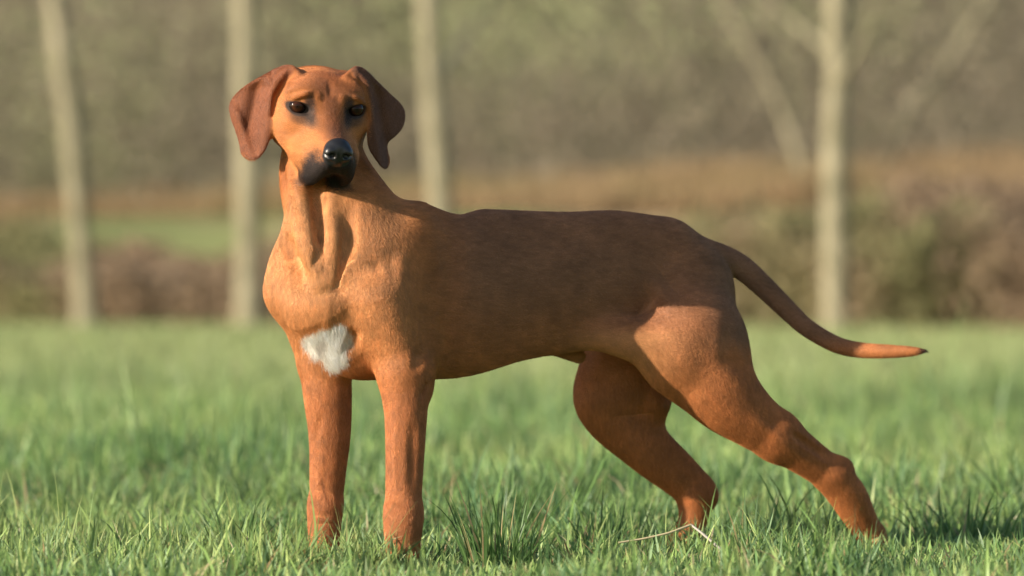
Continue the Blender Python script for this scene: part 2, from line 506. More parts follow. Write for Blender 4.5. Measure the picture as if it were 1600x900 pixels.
def build_dog(step=2.6):
    lo = W(345, 880, -170); lo[2] = -2.0
    hi = W(1460, 92, 460)
    lo = np.array([lo[0] - 20, -190, -6.]); hi = np.array([hi[0] + 50, 480, hi[2] + 20])
    B = 6
    cs = step * B
    n = np.ceil((hi - lo) / cs).astype(int) + 1
    gx = [lo[i] + (np.arange(n[i]) + .5) * cs for i in range(3)]
    P = np.stack(np.meshgrid(*gx, indexing='ij'), -1).reshape(-1, 3)
    d = dog(P, margin=40)
    near = np.where(np.abs(d) < cs * 1.25)[0]
    N = n * B
    arr = np.where(d < 0, -1.0, 1.0).astype(np.float32).reshape(n) * step * 3
    arr = np.repeat(np.repeat(np.repeat(arr, B, 0), B, 1), B, 2)
    off = (np.stack(np.meshgrid(*[np.arange(B)] * 3, indexing='ij'), -1).reshape(-1, 3))
    ijk = np.stack(np.unravel_index(near, n), -1)
    for s in range(0, len(ijk), 3000):
        blk = ijk[s:s + 3000]
        I = (blk[:, None, :] * B + off[None]).reshape(-1, 3)
        pts = lo + (I + .5) * step
        v = dog(pts)
        arr[I[:, 0], I[:, 1], I[:, 2]] = np.clip(v, -step * 3, step * 3)
    g = vdb.FloatGrid(background=step * 3)
    g.copyFromArray(arr, tolerance=0.0)
    pts, quads = g.convertToQuads(isovalue=0.0)
    pts = lo + (pts + .5) * step
    # settle the vertices on the exact surface
    def grad(p, e=.5):
        f0 = dog(p)
        return np.stack([dog(p + e * np.eye(3)[i]) - f0 for i in range(3)], 1) / e, f0[:, None]
    for it in range(3):
        G, f = grad(pts); gn = np.linalg.norm(G, axis=1, keepdims=True)
        if it < 2:
            pts = pts - np.clip(f * G / np.maximum(gn ** 2, .2), -step, step)
    global DN
    DN = G / np.maximum(gn, 1e-6)
    a, b, c, d_ = (pts[quads[:, i]] for i in range(4))
    vol = (np.cross(c - a, d_ - b) * (a - pts.mean(0))).sum()
    return pts, (quads if vol > 0 else quads[:, ::-1])

import time as _t
_t0 = _t.time()
DP, DQ = build_dog()
# keep the largest connected shell only (drops stray crumbs)
print("dog verts", len(DP), "time", _t.time() - _t0)
#COAT
def coat_colour(p):
    """coat colour (linear RGB) for points p in u"""
    s = 1 + p[:, 1] / FOC
    px = p[:, 0] / s + 800; py = HOR - (p[:, 2] - CAMH) / s; D = p[:, 1]
    red = np.array([.365, .138, .048]); deep = np.array([.215, .115, .072]); tan = np.array([.55, .285, .122]); black = np.array([.016, .014, .014])
    c = np.tile(red, (len(p), 1))
    def mix(c, col, m): return c + (np.array(col) - c) * m[:, None]
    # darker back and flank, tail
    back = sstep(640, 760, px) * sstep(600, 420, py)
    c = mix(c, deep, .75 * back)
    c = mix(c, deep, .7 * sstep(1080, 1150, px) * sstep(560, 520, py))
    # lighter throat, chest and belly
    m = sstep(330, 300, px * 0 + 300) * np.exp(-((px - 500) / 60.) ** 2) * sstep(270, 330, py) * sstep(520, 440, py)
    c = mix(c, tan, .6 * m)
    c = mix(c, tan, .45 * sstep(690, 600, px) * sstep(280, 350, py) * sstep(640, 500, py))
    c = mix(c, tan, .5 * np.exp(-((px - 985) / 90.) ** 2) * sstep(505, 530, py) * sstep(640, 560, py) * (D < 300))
    # head
    h = (p - HO) @ HB.T
    a, b, f = h[:, 0], h[:, 1], h[:, 2]
    headm = sstep(-130, -90, f) * sstep(-135, -110, b) * (np.abs(a) < 92)
    face = headm * (py < 300) * sstep(22, 12, D - 30 * (np.abs(a) < 44) * 0 ) * sstep(-124, -119, b)
    c = mix(c, tan, .0 * face * sstep(-10, -45, np.abs(np.abs(a) - 45) - 0 * a) * sstep(10, -20, b))
    c = mix(c, [.36, .135, .046], .6 * face)
    c = mix(c, tan * .85, .12 * face * np.exp(-((np.abs(a) - 44) / 22.) ** 2) * sstep(0, -30, b))
    c = mix(c, [.25, .082, .030], .7 * face * np.exp(-(a / 20.) ** 2) * sstep(-45, -5, b))
    c = mix(c, [.26, .090, .034], .55 * face * sstep(8, 40, b))
    # ears: deeper red brown, the right one painted darker for its shade
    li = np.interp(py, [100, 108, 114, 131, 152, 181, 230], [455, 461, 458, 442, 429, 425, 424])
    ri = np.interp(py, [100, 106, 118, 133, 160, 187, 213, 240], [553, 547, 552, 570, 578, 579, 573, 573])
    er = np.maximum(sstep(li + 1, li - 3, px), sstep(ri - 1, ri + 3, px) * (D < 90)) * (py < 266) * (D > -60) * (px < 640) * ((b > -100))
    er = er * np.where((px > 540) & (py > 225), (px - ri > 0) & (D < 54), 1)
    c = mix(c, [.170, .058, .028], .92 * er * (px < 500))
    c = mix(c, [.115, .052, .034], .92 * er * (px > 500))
    # black mask: muzzle front
    r = np.sqrt(((a - 2) / 46.) ** 2 + ((b + 88) / 54.) ** 2 + ((f - 60) / 60.) ** 2)
    mz = sstep(1.16, .92, r + .05 * np.sin(a * .9) * np.sin(b * .8 + f * .3)) * face * sstep(-20, -34, b - 0.25 * np.abs(a))
    c = mix(c, [.021, .019, .020], np.clip(mz * 1.0, 0, .98))
    c = mix(c, [.05, .035, .032], .6 * face * np.exp(-(a / 14.) ** 2 - ((f - 60) / 34.) ** 2) * sstep(-60, -20, b))
    # lips
    lp = face * sstep(-84, -98, b) * sstep(-4, 12, f) * sstep(54, 46, np.abs(a)) * sstep(14, 6, D)
    c = mix(c, [.02, .017, .018], .9 * lp)
    # nose pad
    nr = np.sqrt((a / 25.) ** 2 + ((b + 36) / 24.) ** 2 + ((f - 92) / 22.) ** 2)
    c = mix(c, [.014, .014, .016], sstep(1.12, .95, nr))
    # eyes rims
    for sg in (-1, 1):
        q = np.sqrt(((a - sg * 47) / 19.) ** 2 + ((b + 0) / 11.5) ** 2)
        c = mix(c, [.020, .016, .016], .96 * face * sstep(1.1, .88, q))
        q = np.sqrt(((a - sg * 31) / 10.) ** 2 + ((b - 3) / 23.) ** 2)
        c = mix(c, [.032, .026, .025], .88 * face * sstep(1.25, .6, q))
        q = np.sqrt(((a - sg * 40) / 22.) ** 2 + ((b + 12) / 12.) ** 2)
        c = mix(c, [.05, .036, .03], .7 * face * sstep(1.3, .5, q))
    # white chest patch with grey
    w = np.sqrt(((px - 515) / 37.) ** 2 + ((py - 541) / 33.) ** 2) 
    ang = np.arctan2(py - 541, px - 515)
    w = w + .18 * np.sin(ang * 3 + 1.0) + .08 * np.sin(ang * 7)
    wm = sstep(1.08, .86, w) * (D < 105)
    c = mix(c, [.68, .65, .60], wm)
    gq = np.exp(-((px - 500) / 12.) ** 2 - ((py - 545) / 16.) ** 2)
    c = mix(c, [.20, .17, .15], .75 * gq * wm)
    # sunlit tail end painted in as lighter red, very tip dark
    c = mix(c, red * 1.0, .8 * sstep(1330, 1350, px) * (py < 600))
    c = mix(c, [.03, .02, .018], sstep(1428, 1440, px))
    n1 = np.sin(p[:, 0] * .045 + 1.3 * np.sin(p[:, 2] * .06)) * np.sin(p[:, 2] * .05 + p[:, 0] * .013 + 2)
    n2 = np.sin(p[:, 0] * .13 + p[:, 2] * .07 + 1) * np.sin(p[:, 2] * .11 - p[:, 0] * .05)
    c = c * (1 + .10 * n1 + .05 * n2)[:, None]
    return np.clip(c, 0, 1)
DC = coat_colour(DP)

# ---- materials of the dog
coat, n_, l_, bs = nodes_of("short_coat")
att = n_.new("ShaderNodeAttribute"); att.attribute_name = "tint"
geo = n_.new("ShaderNodeNewGeometry")
mp = n_.new("ShaderNodeMapping"); mp.inputs['Rotation'].default_value = (0, math.radians(-12), math.radians(27))
mp.inputs['Scale'].default_value = (500, 500, 500)
l_.new(geo.outputs['Position'], mp.inputs[0])
nz = n_.new("ShaderNodeTexNoise"); nz.inputs['Scale'].default_value = 1.0; nz.inputs['Detail'].default_value = 2
l_.new(mp.outputs[0], nz.inputs['Vector'])
nz2 = n_.new("ShaderNodeTexNoise"); nz2.inputs['Scale'].default_value = 28; nz2.inputs['Detail'].default_value = 4
l_.new(geo.outputs['Position'], nz2.inputs['Vector'])
mr = n_.new("ShaderNodeMapRange"); mr.inputs['From Min'].default_value = .3; mr.inputs['From Max'].default_value = .7
mr.inputs['To Min'].default_value = .85; mr.inputs['To Max'].default_value = 1.15
l_.new(nz.outputs[0], mr.inputs[0])
mr2 = n_.new("ShaderNodeMapRange"); mr2.inputs['From Min'].default_value = .3; mr2.inputs['From Max'].default_value = .7
mr2.inputs['To Min'].default_value = .86; mr2.inputs['To Max'].default_value = 1.14
l_.new(nz2.outputs[0], mr2.inputs[0])
mu = n_.new("ShaderNodeMath"); mu.operation = 'MULTIPLY'
l_.new(mr.outputs[0], mu.inputs[0]); l_.new(mr2.outputs[0], mu.inputs[1])
vm = n_.new("ShaderNodeVectorMath"); vm.operation = 'SCALE'
l_.new(att.outputs['Color'], vm.inputs[0]); l_.new(mu.outputs[0], vm.inputs['Scale'])
l_.new(vm.outputs[0], bs.inputs['Base Color'])
lum = n_.new("ShaderNodeSeparateColor"); l_.new(att.outputs['Color'], lum.inputs[0])
rg = n_.new("ShaderNodeMapRange"); rg.inputs['From Min'].default_value = .0145; rg.inputs['From Max'].default_value = .018; rg.inputs['To Min'].default_value = .33; rg.inputs['To Max'].default_value = .75
l_.new(lum.outputs[0], rg.inputs[0]); l_.new(rg.outputs[0], bs.inputs['Roughness'])
rs = n_.new("ShaderNodeMapRange"); rs.inputs['From Min'].default_value = .0145; rs.inputs['From Max'].default_value = .018; rs.inputs['To Min'].default_value = .5; rs.inputs['To Max'].default_value = .15
l_.new(lum.outputs[0], rs.inputs[0]); l_.new(rs.outputs[0], bs.inputs['Specular IOR Level'])
bs.inputs['Sheen Roughness'].default_value = .4
bp = n_.new("ShaderNodeBump"); bp.inputs['Strength'].default_value = .25; bp.inputs['Distance'].default_value = .001
l_.new(nz.outputs[0], bp.inputs['Height']); l_.new(bp.outputs[0], bs.inputs['Normal'])

dog_root = empty("dog", tuple(W(900, 880, 220) * [U, U, 0] + [0, FOC * U, 0]))
tag(dog_root, "red wheaten short haired dog with black muzzle and white chest patch standing in the grass", "dog")
def to_world(p):
    q = p * U
    q = q + np.array([0, FOC * U, 0])
    return q
rootloc = np.array(dog_root.location)
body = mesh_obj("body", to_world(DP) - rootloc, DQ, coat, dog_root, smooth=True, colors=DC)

# eyes
m_eye, n_, l_, bs = nodes_of("amber_eye")
tc = n_.new("ShaderNodeTexCoord")
sep = n_.new("ShaderNodeSeparateXYZ"); l_.new(tc.outputs['Object'], sep.inputs[0])
# distance from the optical axis (object z is forward)
cb = n_.new("ShaderNodeCombineXYZ"); l_.new(sep.outputs[0], cb.inputs[0]); l_.new(sep.outputs[1], cb.inputs[1])
ln = n_.new("ShaderNodeVectorMath"); ln.operation = 'LENGTH'; l_.new(cb.outputs[0], ln.inputs[0])
rp = n_.new("ShaderNodeValToRGB"); l_.new(ln.outputs['Value'], rp.inputs[0])
e = rp.color_ramp.elements; R1 = 15.0 * U
e[0].position = .20 * R1; e[0].color = (.004, .003, .003, 1)
e[1].position = .25 * R1; e[1].color = (.060, .020, .008, 1)
x = rp.color_ramp.elements.new(.58 * R1); x.color = (.035, .011, .005, 1)
x = rp.color_ramp.elements.new(.66 * R1); x.color = (.008, .005, .005, 1)
l_.new(rp.outputs[0], bs.inputs['Base Color'])
bs.inputs['Roughness'].default_value = .07; bs.inputs['Specular IOR Level'].default_value = .2; bs.inputs['Coat Weight'].default_value = .04; bs.inputs['Coat Roughness'].default_value = .03
def uv_ball(name, c, r, fwd, mat, parent):
    me = bpy.data.meshes.new(name)
    nv, nu = 20, 32
    v = [(0, 0, r)] + [(r * math.sin(math.pi * i / nv) * math.cos(2 * math.pi * j / nu), r * math.sin(math.pi * i / nv) * math.sin(2 * math.pi * j / nu), r * math.cos(math.pi * i / nv)) for i in range(1, nv) for j in range(nu)] + [(0, 0, -r)]
    f = [(0, 1 + j, 1 + (j + 1) % nu) for j in range(nu)]
    for i in range(nv - 2):
        f += [(1 + i * nu + j, 1 + (i + 1) * nu + j, 1 + (i + 1) * nu + (j + 1) % nu, 1 + i * nu + (j + 1) % nu) for j in range(nu)]
    L = len(v) - 1
    f += [(L, 1 + (nv - 2) * nu + (j + 1) % nu, 1 + (nv - 2) * nu + j) for j in range(nu)]
    me.from_pydata(v, [], f); me.polygons.foreach_set("use_smooth", [True] * len(f))
    me.materials.append(mat)
    o = bpy.data.objects.new(name, me); COL.objects.link(o); o.parent = parent
    o.location = Vector(tuple(to_world(np.array(c)) - rootloc))
    o.rotation_euler = Vector(tuple(fwd)).to_track_quat('Z', 'Y').to_euler()
    return o
for sgn, ec in zip((-1, 1), EYES):
    look = unit(F_ + R_ * (sgn * .12 - .12) + U_ * .26)
    uv_ball("eye", ec, 15.0 * U, look, m_eye, dog_root)
#DOG-END
#REST
def vnoise(x, y, seed=0):
    """smooth value noise 0..1"""
    r = np.random.default_rng(seed).random((256, 256))
    xi = np.floor(x).astype(int); yi = np.floor(y).astype(int)
    fx = x - xi; fy = y - yi; fx = fx * fx * (3 - 2 * fx); fy = fy * fy * (3 - 2 * fy)
    g = lambda i, j: r[i % 256, j % 256]
    return (g(xi, yi) * (1 - fx) + g(xi + 1, yi) * fx) * (1 - fy) + (g(xi, yi + 1) * (1 - fx) + g(xi + 1, yi + 1) * fx) * fy
# ---- fur: short combed hairs over the body
def make_fur(P, Q, C, n):
    VN = DN
    A = P[Q[:, 0]]; B = P[Q[:, 1]]; Cc = P[Q[:, 2]]; Dd = P[Q[:, 3]]
    nor = np.cross(Cc - A, Dd - B); ar = np.linalg.norm(nor, axis=1) / 2 + 1e-9
    nor /= 2 * ar[:, None]
    vis = nor[:, 1] < .55                      # few on the side turned away
    w = ar * np.where(vis, 1, .15)
    f = rng.choice(len(Q), n, p=w / w.sum())
    u = rng.random((n, 1)); v = rng.random((n, 1))
    p = (A[f] * (1 - u) + B[f] * u) * (1 - v) + (Dd[f] * (1 - u) + Cc[f] * u) * v
    N = (VN[Q[f, 0]] * (1 - u) + VN[Q[f, 1]] * u) * (1 - v) + (VN[Q[f, 3]] * (1 - u) + VN[Q[f, 2]] * u) * v
    N /= np.linalg.norm(N, axis=1, keepdims=True) + 1e-6
    c = coat_colour(p + rng.normal(0, 3.0, (n, 3)))
    s = 1 + p[:, 1] / FOC
    px = p[:, 0] / s + 800; py = HOR - (p[:, 2] - CAMH) / s
    flow = -HEAD_DIR[None] * 1.0 + np.array([0, 0, -.35])[None]
    flow = np.repeat(flow, n, 0)
    legs = sstep(560, 620, py)[:, None]
    flow = flow * (1 - legs) + np.array([0.1, 0, -1.0]) * legs
    hind = (sstep(960, 1080, px) * sstep(450, 560, py))[:, None]
    flow = flow * (1 - hind) + np.array([.5, .1, -.85]) * hind
    tl = (sstep(1110, 1140, px) * sstep(575, 560, py))[:, None]
    flow = flow * (1 - tl) + np.array([.85, .1, -.35]) * tl
    chest = (sstep(690, 600, px) * sstep(290, 340, py) * (1 - legs[:, 0]))[:, None]
    flow = flow * (1 - chest) + np.array([.15, .2, -1.0]) * chest
    h = (p - HO) @ HB.T
    hd = ((h[:, 2] > -95) & (h[:, 1] > -118) & (np.abs(h[:, 0]) < 84)) & ((h[:, 1] > -20) | (p[:, 1] < 30)) | ((py < 264) & ((px < 426) | (px > 584)) & (px < 640) & (py < 262 - 0 * px) & (h[:, 1] > -95))
    rad = h[:, 0:1] * R_ + (h[:, 1:2] + 35) * U_ - F_ * 40
    flow = np.where(hd[:, None], rad / (np.linalg.norm(rad, axis=1, keepdims=True) + 1), flow)
    ears = hd & ((px < 426) | (px > 584))
    flow = np.where(ears[:, None], np.array([0, 0, -1.0]), flow)
    flow = flow / np.linalg.norm(flow, axis=1, keepdims=True) + rng.normal(0, .16, (n, 3))
    t = flow - (flow * N).sum(1, keepdims=True) * N
    t /= np.linalg.norm(t, axis=1, keepdims=True) + 1e-6
    L = np.where(hd, 3.8, 6.0) * rng.uniform(.6, 1.25, n)
    bald = (np.sqrt((h[:, 0] / 27.) ** 2 + ((h[:, 1] + 36) / 25.) ** 2 + ((h[:, 2] - 95) / 24.) ** 2) < 1.05)
    for sg in (-1, 1):
        bald |= np.sqrt(((h[:, 0] - sg * 47) / 20.) ** 2 + ((h[:, 1]) / 13.) ** 2 + ((h[:, 2] + 8) / 30.) ** 2) < 1
    wp = sstep(.4, .6, c[:, 2]) 
    L = L * (1 + .9 * wp)
    keep = ~bald
    chestlike = sstep(.35, .75, np.abs(t[:, 2]))
    p, N, t, L, c, ears = p[keep], N[keep], t[keep], L[keep], c[keep], ears[keep]; m = len(p)
    lift = rng.uniform(.10, .32, m)[:, None]
    d0 = t + N * lift; d0 /= np.linalg.norm(d0, axis=1, keepdims=True)
    p0 = p - N * .25
    p1 = p0 + d0 * L[:, None] * .5
    d1 = t + N * lift * .35 + np.array([0, 0, -.05]); d1 /= np.linalg.norm(d1, axis=1, keepdims=True)
    p2 = p1 + d1 * L[:, None] * .5
    pts = np.stack([p0, p1, p2], 1).reshape(-1, 3)
    rad_ = np.tile(np.array([.125, .10, .02]), m) * U * 1.0
    q0 = p0
    st = vnoise(q0[:, 0] / 3.2 + 50, q0[:, 2] / 9. + 50, 91) * chestlike[keep] + vnoise(q0[:, 0] / 9. + 50, q0[:, 2] / 3.2 + 50, 92) * (1 - chestlike[keep])
    st2 = vnoise(q0[:, 0] / 14. + 9, q0[:, 2] / 14. + 9, 93)
    k = (rng.uniform(.84, 1.2, m) * (.80 + .40 * st) * (.90 + .20 * st2))[:, None]
    return pts, rad_, np.clip(c * 1.3 * k, 0, .85), m
NF = 1100000
fp, fr, fc, fm = make_fur(DP, DQ, DC, NF)
hc = bpy.data.hair_curves.new("fur")
hc.add_curves([3] * fm)
hc.attributes["position"].data.foreach_set("vector", (to_world(fp) - rootloc).astype(np.float32).ravel())
ra = hc.attributes.get("radius") or hc.attributes.new("radius", 'FLOAT', 'POINT')
ra.data.foreach_set("value", fr.astype(np.float32))
ca = hc.attributes.new("tint", 'FLOAT_COLOR', 'CURVE')
cc = np.ones((fm, 4), np.float32); cc[:, :3] = np.clip(fc, 0, 1); ca.data.foreach_set("color", cc.ravel())
m_fur, n_, l_, bs = nodes_of("fur_hair")
att = n_.new("ShaderNodeAttribute"); att.attribute_name = "tint"
l_.new(att.outputs['Color'], bs.inputs['Base Color'])
bs.inputs['Roughness'].default_value = .42
lum = n_.new("ShaderNodeSeparateColor"); l_.new(att.outputs['Color'], lum.inputs[0])
rs = n_.new("ShaderNodeMapRange"); rs.inputs['From Min'].default_value = .03; rs.inputs['From Max'].default_value = .12; rs.inputs['To Min'].default_value = .08; rs.inputs['To Max'].default_value = .36
l_.new(lum.outputs[0], rs.inputs[0]); l_.new(rs.outputs[0], bs.inputs['Specular IOR Level'])
hc.materials.append(m_fur)
fur = bpy.data.objects.new("fur", hc); COL.objects.link(fur); fur.parent = dog_root
fur["kind"] = "stuff"

# ================================================================== SETTING
def fbm(x, y, seed=0, o=3):
    return sum(vnoise(x * 2 ** i, y * 2 ** i, seed + i) / 2 ** i for i in range(o)) / sum(.5 ** i for i in range(o))

# meadow soil and thatch, one flat sheet to the horizon
m_gr, n_, l_, bs = nodes_of("meadow_ground")
geo = n_.new("ShaderNodeNewGeometry")
a1 = n_.new("ShaderNodeTexNoise"); a1.inputs['Scale'].default_value = 1.3; a1.inputs['Detail'].default_value = 6
l_.new(geo.outputs['Position'], a1.inputs['Vector'])
r1 = n_.new("ShaderNodeValToRGB"); l_.new(a1.outputs[0], r1.inputs[0])
r1.color_ramp.elements[0].position = .35; r1.color_ramp.elements[0].color = (.15, .20, .07, 1)
r1.color_ramp.elements[1].position = .68; r1.color_ramp.elements[1].color = (.25, .28, .12, 1)
l_.new(r1.outputs[0], bs.inputs['Base Color']); bs.inputs['Roughness'].default_value = .95
bs.inputs['Specular IOR Level'].default_value = .1
a2 = n_.new("ShaderNodeTexNoise"); a2.inputs['Scale'].default_value = 60; a2.inputs['Detail'].default_value = 3
l_.new(geo.outputs['Position'], a2.inputs['Vector'])
bp = n_.new("ShaderNodeBump"); bp.inputs['Strength'].default_value = .8; bp.inputs['Distance'].default_value = .02
l_.new(a2.outputs[0], bp.inputs['Height']); l_.new(bp.outputs[0], bs.inputs['Normal'])
g = mesh_obj("ground", np.array([[-300, -60, 0], [300, -60, 0], [300, 500, 0], [-300, 500, 0.]]), np.array([[0, 1, 2, 3]]), m_gr)
tag(g, kind="structure")

# grassy dyke behind the meadow, with dead grass on its crown
def bank_h(x, y):
    e = np.clip(50 - x * .75, 44, 56) + .5 * np.sin(x * .9)
    h = 1.45 * sstep(0, 7.5, y - e) + .38 * sstep(9, 15, y - e) + 17 * sstep(70, 104, y)
    h = h + .22 * (fbm(x * .45, y * .45, 31) - .5) * sstep(0, 4, y - e)
    return np.where(y < e, -.15, h)
bx = np.linspace(-70, 70, 281); by = np.concatenate([np.linspace(42, 80, 110), np.linspace(81, 190, 60)])
BX, BY = np.meshgrid(bx, by, indexing='ij')
BZ = bank_h(BX, BY)
bv = np.stack([BX, BY, BZ], -1).reshape(-1, 3)
ii = np.arange(len(bx) - 1)[:, None] * len(by) + np.arange(len(by) - 1)[None]
bf = np.stack([ii, ii + len(by), ii + len(by) + 1, ii + 1], -1).reshape(-1, 4)
def bank_colour(x, y):
    e = np.clip(50 - x * .75, 44, 56)
    t = y - e
    n = fbm(x * .35, y * .35, 5)
    green = np.array([.155, .18, .075]); tan = np.array([.38, .285, .175]); brown = np.array([.20, .145, .095])
    c = np.tile(green, (len(x), 1)) 
    left = sstep(2, -2, x)
    m = sstep(.40, .62, n + .12 * (1 - left) - .22 * left); c = c + (tan * .8 - c) * (m * .75)[:, None]
    m = sstep(4.0, 2.0, t + 3 * (n - .5)); c = c + (brown - c) * m[:, None]
    m = sstep(7.0, 9.5, t + 3 * (n - .5) + 1.5 * (1 - left)) * sstep(26, 16, t); c = c + (tan - c) * m[:, None]
    m = sstep(11, 16, t - 3 * (1 - left)); c = c + (np.array([.25, .22, .15]) * (.6 + .8 * n[:, None]) - c) * m[:, None]
    return c
m_tint, n_, l_, bs = nodes_of("dry_and_green_turf")
att = n_.new("ShaderNodeAttribute"); att.attribute_name = "tint"
l_.new(att.outputs['Color'], bs.inputs['Base Color']); bs.inputs['Roughness'].default_value = .95; bs.inputs['Specular IOR Level'].default_value = .05
bk = mesh_obj("embankment", bv, bf, m_tint, smooth=True, colors=bank_colour(bv[:, 0], bv[:, 1]))
tag(bk, kind="structure")

# ---- blades
def leaf_material(name, trans=.35, rough=.5, spec=.3):
    m, n_, l_, bs = nodes_of(name)
    att = n_.new("ShaderNodeAttribute"); att.attribute_name = "tint"
    l_.new(att.outputs['Color'], bs.inputs['Base Color'])
    bs.inputs['Roughness'].default_value = rough; bs.inputs['Specular IOR Level'].default_value = spec
    tr = n_.new("ShaderNodeBsdfTranslucent"); mx = n_.new("ShaderNodeMixShader"); mx.inputs[0].default_value = trans
    l_.new(att.outputs['Color'], tr.inputs[0])
    l_.new(bs.outputs[0], mx.inputs[1]); l_.new(tr.outputs[0], mx.inputs[2])
    l_.new(mx.outputs[0], n_["Material Output"].inputs[0])
    return m
m_grass = leaf_material("grass_blades", .40, .45, .35)
def blades(base, height, width, lean, leandir, curl, col, seg, face=None):
    """arrays -> verts, quads, tris, colours of tapering curved blades"""
    n = len(base)
    if face is None: face = rng.uniform(0, 2 * np.pi, n)
    wv = np.stack([np.cos(face), np.sin(face), np.zeros(n)], 1)
    ld = np.stack([np.cos(leandir), np.sin(leandir), np.zeros(n)], 1)
    V = []; 
    p = base.copy(); ang = lean.copy()
    for i in range(seg + 1):
        t = i / seg
        w = width * (1 - t ** 1.6) * (.55 + .45 * min(1, t * 4)) / 2
        if i < seg:
            V += [p - wv * w[:, None], p + wv * w[:, None]]
        else:
            V += [p]
        st = height / seg
        p = p + ld * (np.sin(ang) * st)[:, None] + np.array([0, 0, 1.]) * (np.cos(ang) * st)[:, None]
        ang = ang + curl / seg
    nv = 2 * seg + 1
    verts = np.stack(V, 1).reshape(-1, 3)
    b0 = (np.arange(n) * nv)[:, None]
    q = []
    for i in range(seg - 1):
        q.append(b0 + np.array([[2 * i, 2 * i + 1, 2 * i + 3, 2 * i + 2]]))
    quads = np.stack(q, 1).reshape(-1, 4) if q else None
    tris = b0 + np.array([[2 * seg - 2, 2 * seg - 1, 2 * seg]])
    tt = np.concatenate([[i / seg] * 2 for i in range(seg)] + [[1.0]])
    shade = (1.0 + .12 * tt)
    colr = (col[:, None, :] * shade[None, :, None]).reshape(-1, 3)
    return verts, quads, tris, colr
def join(parts):
    V, Q, T, C = [], [], [], []; o = 0
    for v, q, t, c in parts:
        V.append(v); C.append(c)
        if q is not None: Q.append(q + o)
        T.append(t + o); o += len(v)
    f = ([np.concatenate(Q)] if Q else []) + [np.concatenate(T)]
    return np.concatenate(V), f, np.concatenate(C)
GREEN = np.array([[.200, .310, .110], [.270, .390, .140], [.120, .215, .085], [.370, .440, .190], [.190, .300, .165]])
STRAW = np.array([[.42, .33, .17], [.34, .24, .12], [.50, .43, .27]])
def grass_zone(y0, y1, dens, hmean, wmean, seg, marg):
    hw = lambda y: .1215 * y + marg
    n = int((y1 - y0) * (hw(y0) + hw(y1)) * dens)
    y = rng.uniform(y0, y1, n * 2); x = rng.uniform(-1, 1, n * 2) * hw(y1)
    k = np.abs(x) < hw(y); x, y = x[k][:n], y[k][:n]
    cl = fbm(x * 1.9 + 40, y * 1.9 + 40, 11, 3); cl2 = fbm(x * 7 + 9, y * 7 + 9, 17, 2)
    keep = rng.random(len(x)) < (.35 + 1.3 * cl2); x, y, cl, cl2 = x[keep], y[keep], cl[keep], cl2[keep]
    n = len(x)
    h = hmean * (.45 + .55 * sstep(.25, .75, cl) + .75 * sstep(.5, .8, cl2)) * rng.lognormal(0, .33, n)
    w = wmean * rng.uniform(.6, 1.4, n)
    ci = rng.integers(0, len(GREEN), n)
    c = GREEN[ci] * np.array([1.0, 1.03, .88]) * (.60 + .75 * rng.random((n, 1)))
    yel = sstep(.35, .75, fbm(x * .9 + 3, y * .9 + 7, 23, 3))[:, None]
    c = c * (1 - .35 * yel) + np.array([.38, .41, .15]) * .35 * yel
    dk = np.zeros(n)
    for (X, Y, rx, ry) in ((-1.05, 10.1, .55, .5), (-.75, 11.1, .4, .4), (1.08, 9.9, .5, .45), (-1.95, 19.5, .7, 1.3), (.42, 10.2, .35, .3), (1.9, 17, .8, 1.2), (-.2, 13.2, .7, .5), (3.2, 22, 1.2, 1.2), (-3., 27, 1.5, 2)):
        dk = np.maximum(dk, np.exp(-((x - X) / rx) ** 2 - ((y - Y) / ry) ** 2))  # set patches: taller grass, with a shadow band painted into the blade colour
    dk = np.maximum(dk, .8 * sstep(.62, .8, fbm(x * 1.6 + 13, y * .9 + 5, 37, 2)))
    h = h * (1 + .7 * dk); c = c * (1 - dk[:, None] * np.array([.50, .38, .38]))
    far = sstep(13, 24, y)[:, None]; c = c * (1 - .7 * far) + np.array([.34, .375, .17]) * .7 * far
    dry = rng.random(n) < .09 + .07 * (y < 10) + .16 * sstep(.55, .8, fbm(x * 3, y * 3, 29, 2))
    c[dry] = STRAW[rng.integers(0, 3, dry.sum())] * rng.uniform(.7, 1.1, (dry.sum(), 1))
    h[dry] *= .75
    lean = np.abs(rng.normal(.28, .30, n)) + .8 * dry * rng.random(n); ld = rng.uniform(0, 2 * np.pi, n); curl = rng.normal(.55, .5, n)
    base = np.stack([x, y, np.full(n, -.003)], 1)
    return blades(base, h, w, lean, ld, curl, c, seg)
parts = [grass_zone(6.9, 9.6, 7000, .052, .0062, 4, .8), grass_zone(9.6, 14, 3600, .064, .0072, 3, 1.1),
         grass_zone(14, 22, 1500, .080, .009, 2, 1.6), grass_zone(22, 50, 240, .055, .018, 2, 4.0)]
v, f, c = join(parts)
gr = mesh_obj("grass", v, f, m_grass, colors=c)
tag(gr, kind="stuff")
print("grass verts", len(v))

# ---- tall tufts
def tuft(x, D, n, h, spread, name="grass_tuft", dark=.75, label=None):
    Y = (FOC + D) * U; X = (x - 800) * (1 + D / FOC) * U
    a = rng.uniform(0, 2 * np.pi, n); r = spread * np.sqrt(rng.random(n)) * .35
    base = np.stack([r * np.cos(a), r * np.sin(a), np.full(n, -.003)], 1)
    hh = h * rng.uniform(.45, 1.05, n)
    c = np.array([.085, .165, .048]) * (dark + .5 * rng.random((n, 1)))
    dr = rng.random(n) < .07; c[dr] = STRAW[0]
    v, q, t, cc = blades(base, hh, rng.uniform(.0035, .0065, n), np.abs(rng.normal(.22, .22, n)), a + rng.normal(0, .4, n), np.abs(rng.normal(.5, .45, n)), c, 6)
    o = mesh_obj(name, v, [q, t], m_grass, colors=cc); o.location = (X, Y, 0)
    tag(o, label, "grass tuft", "tall grass tufts in the meadow")
    return o
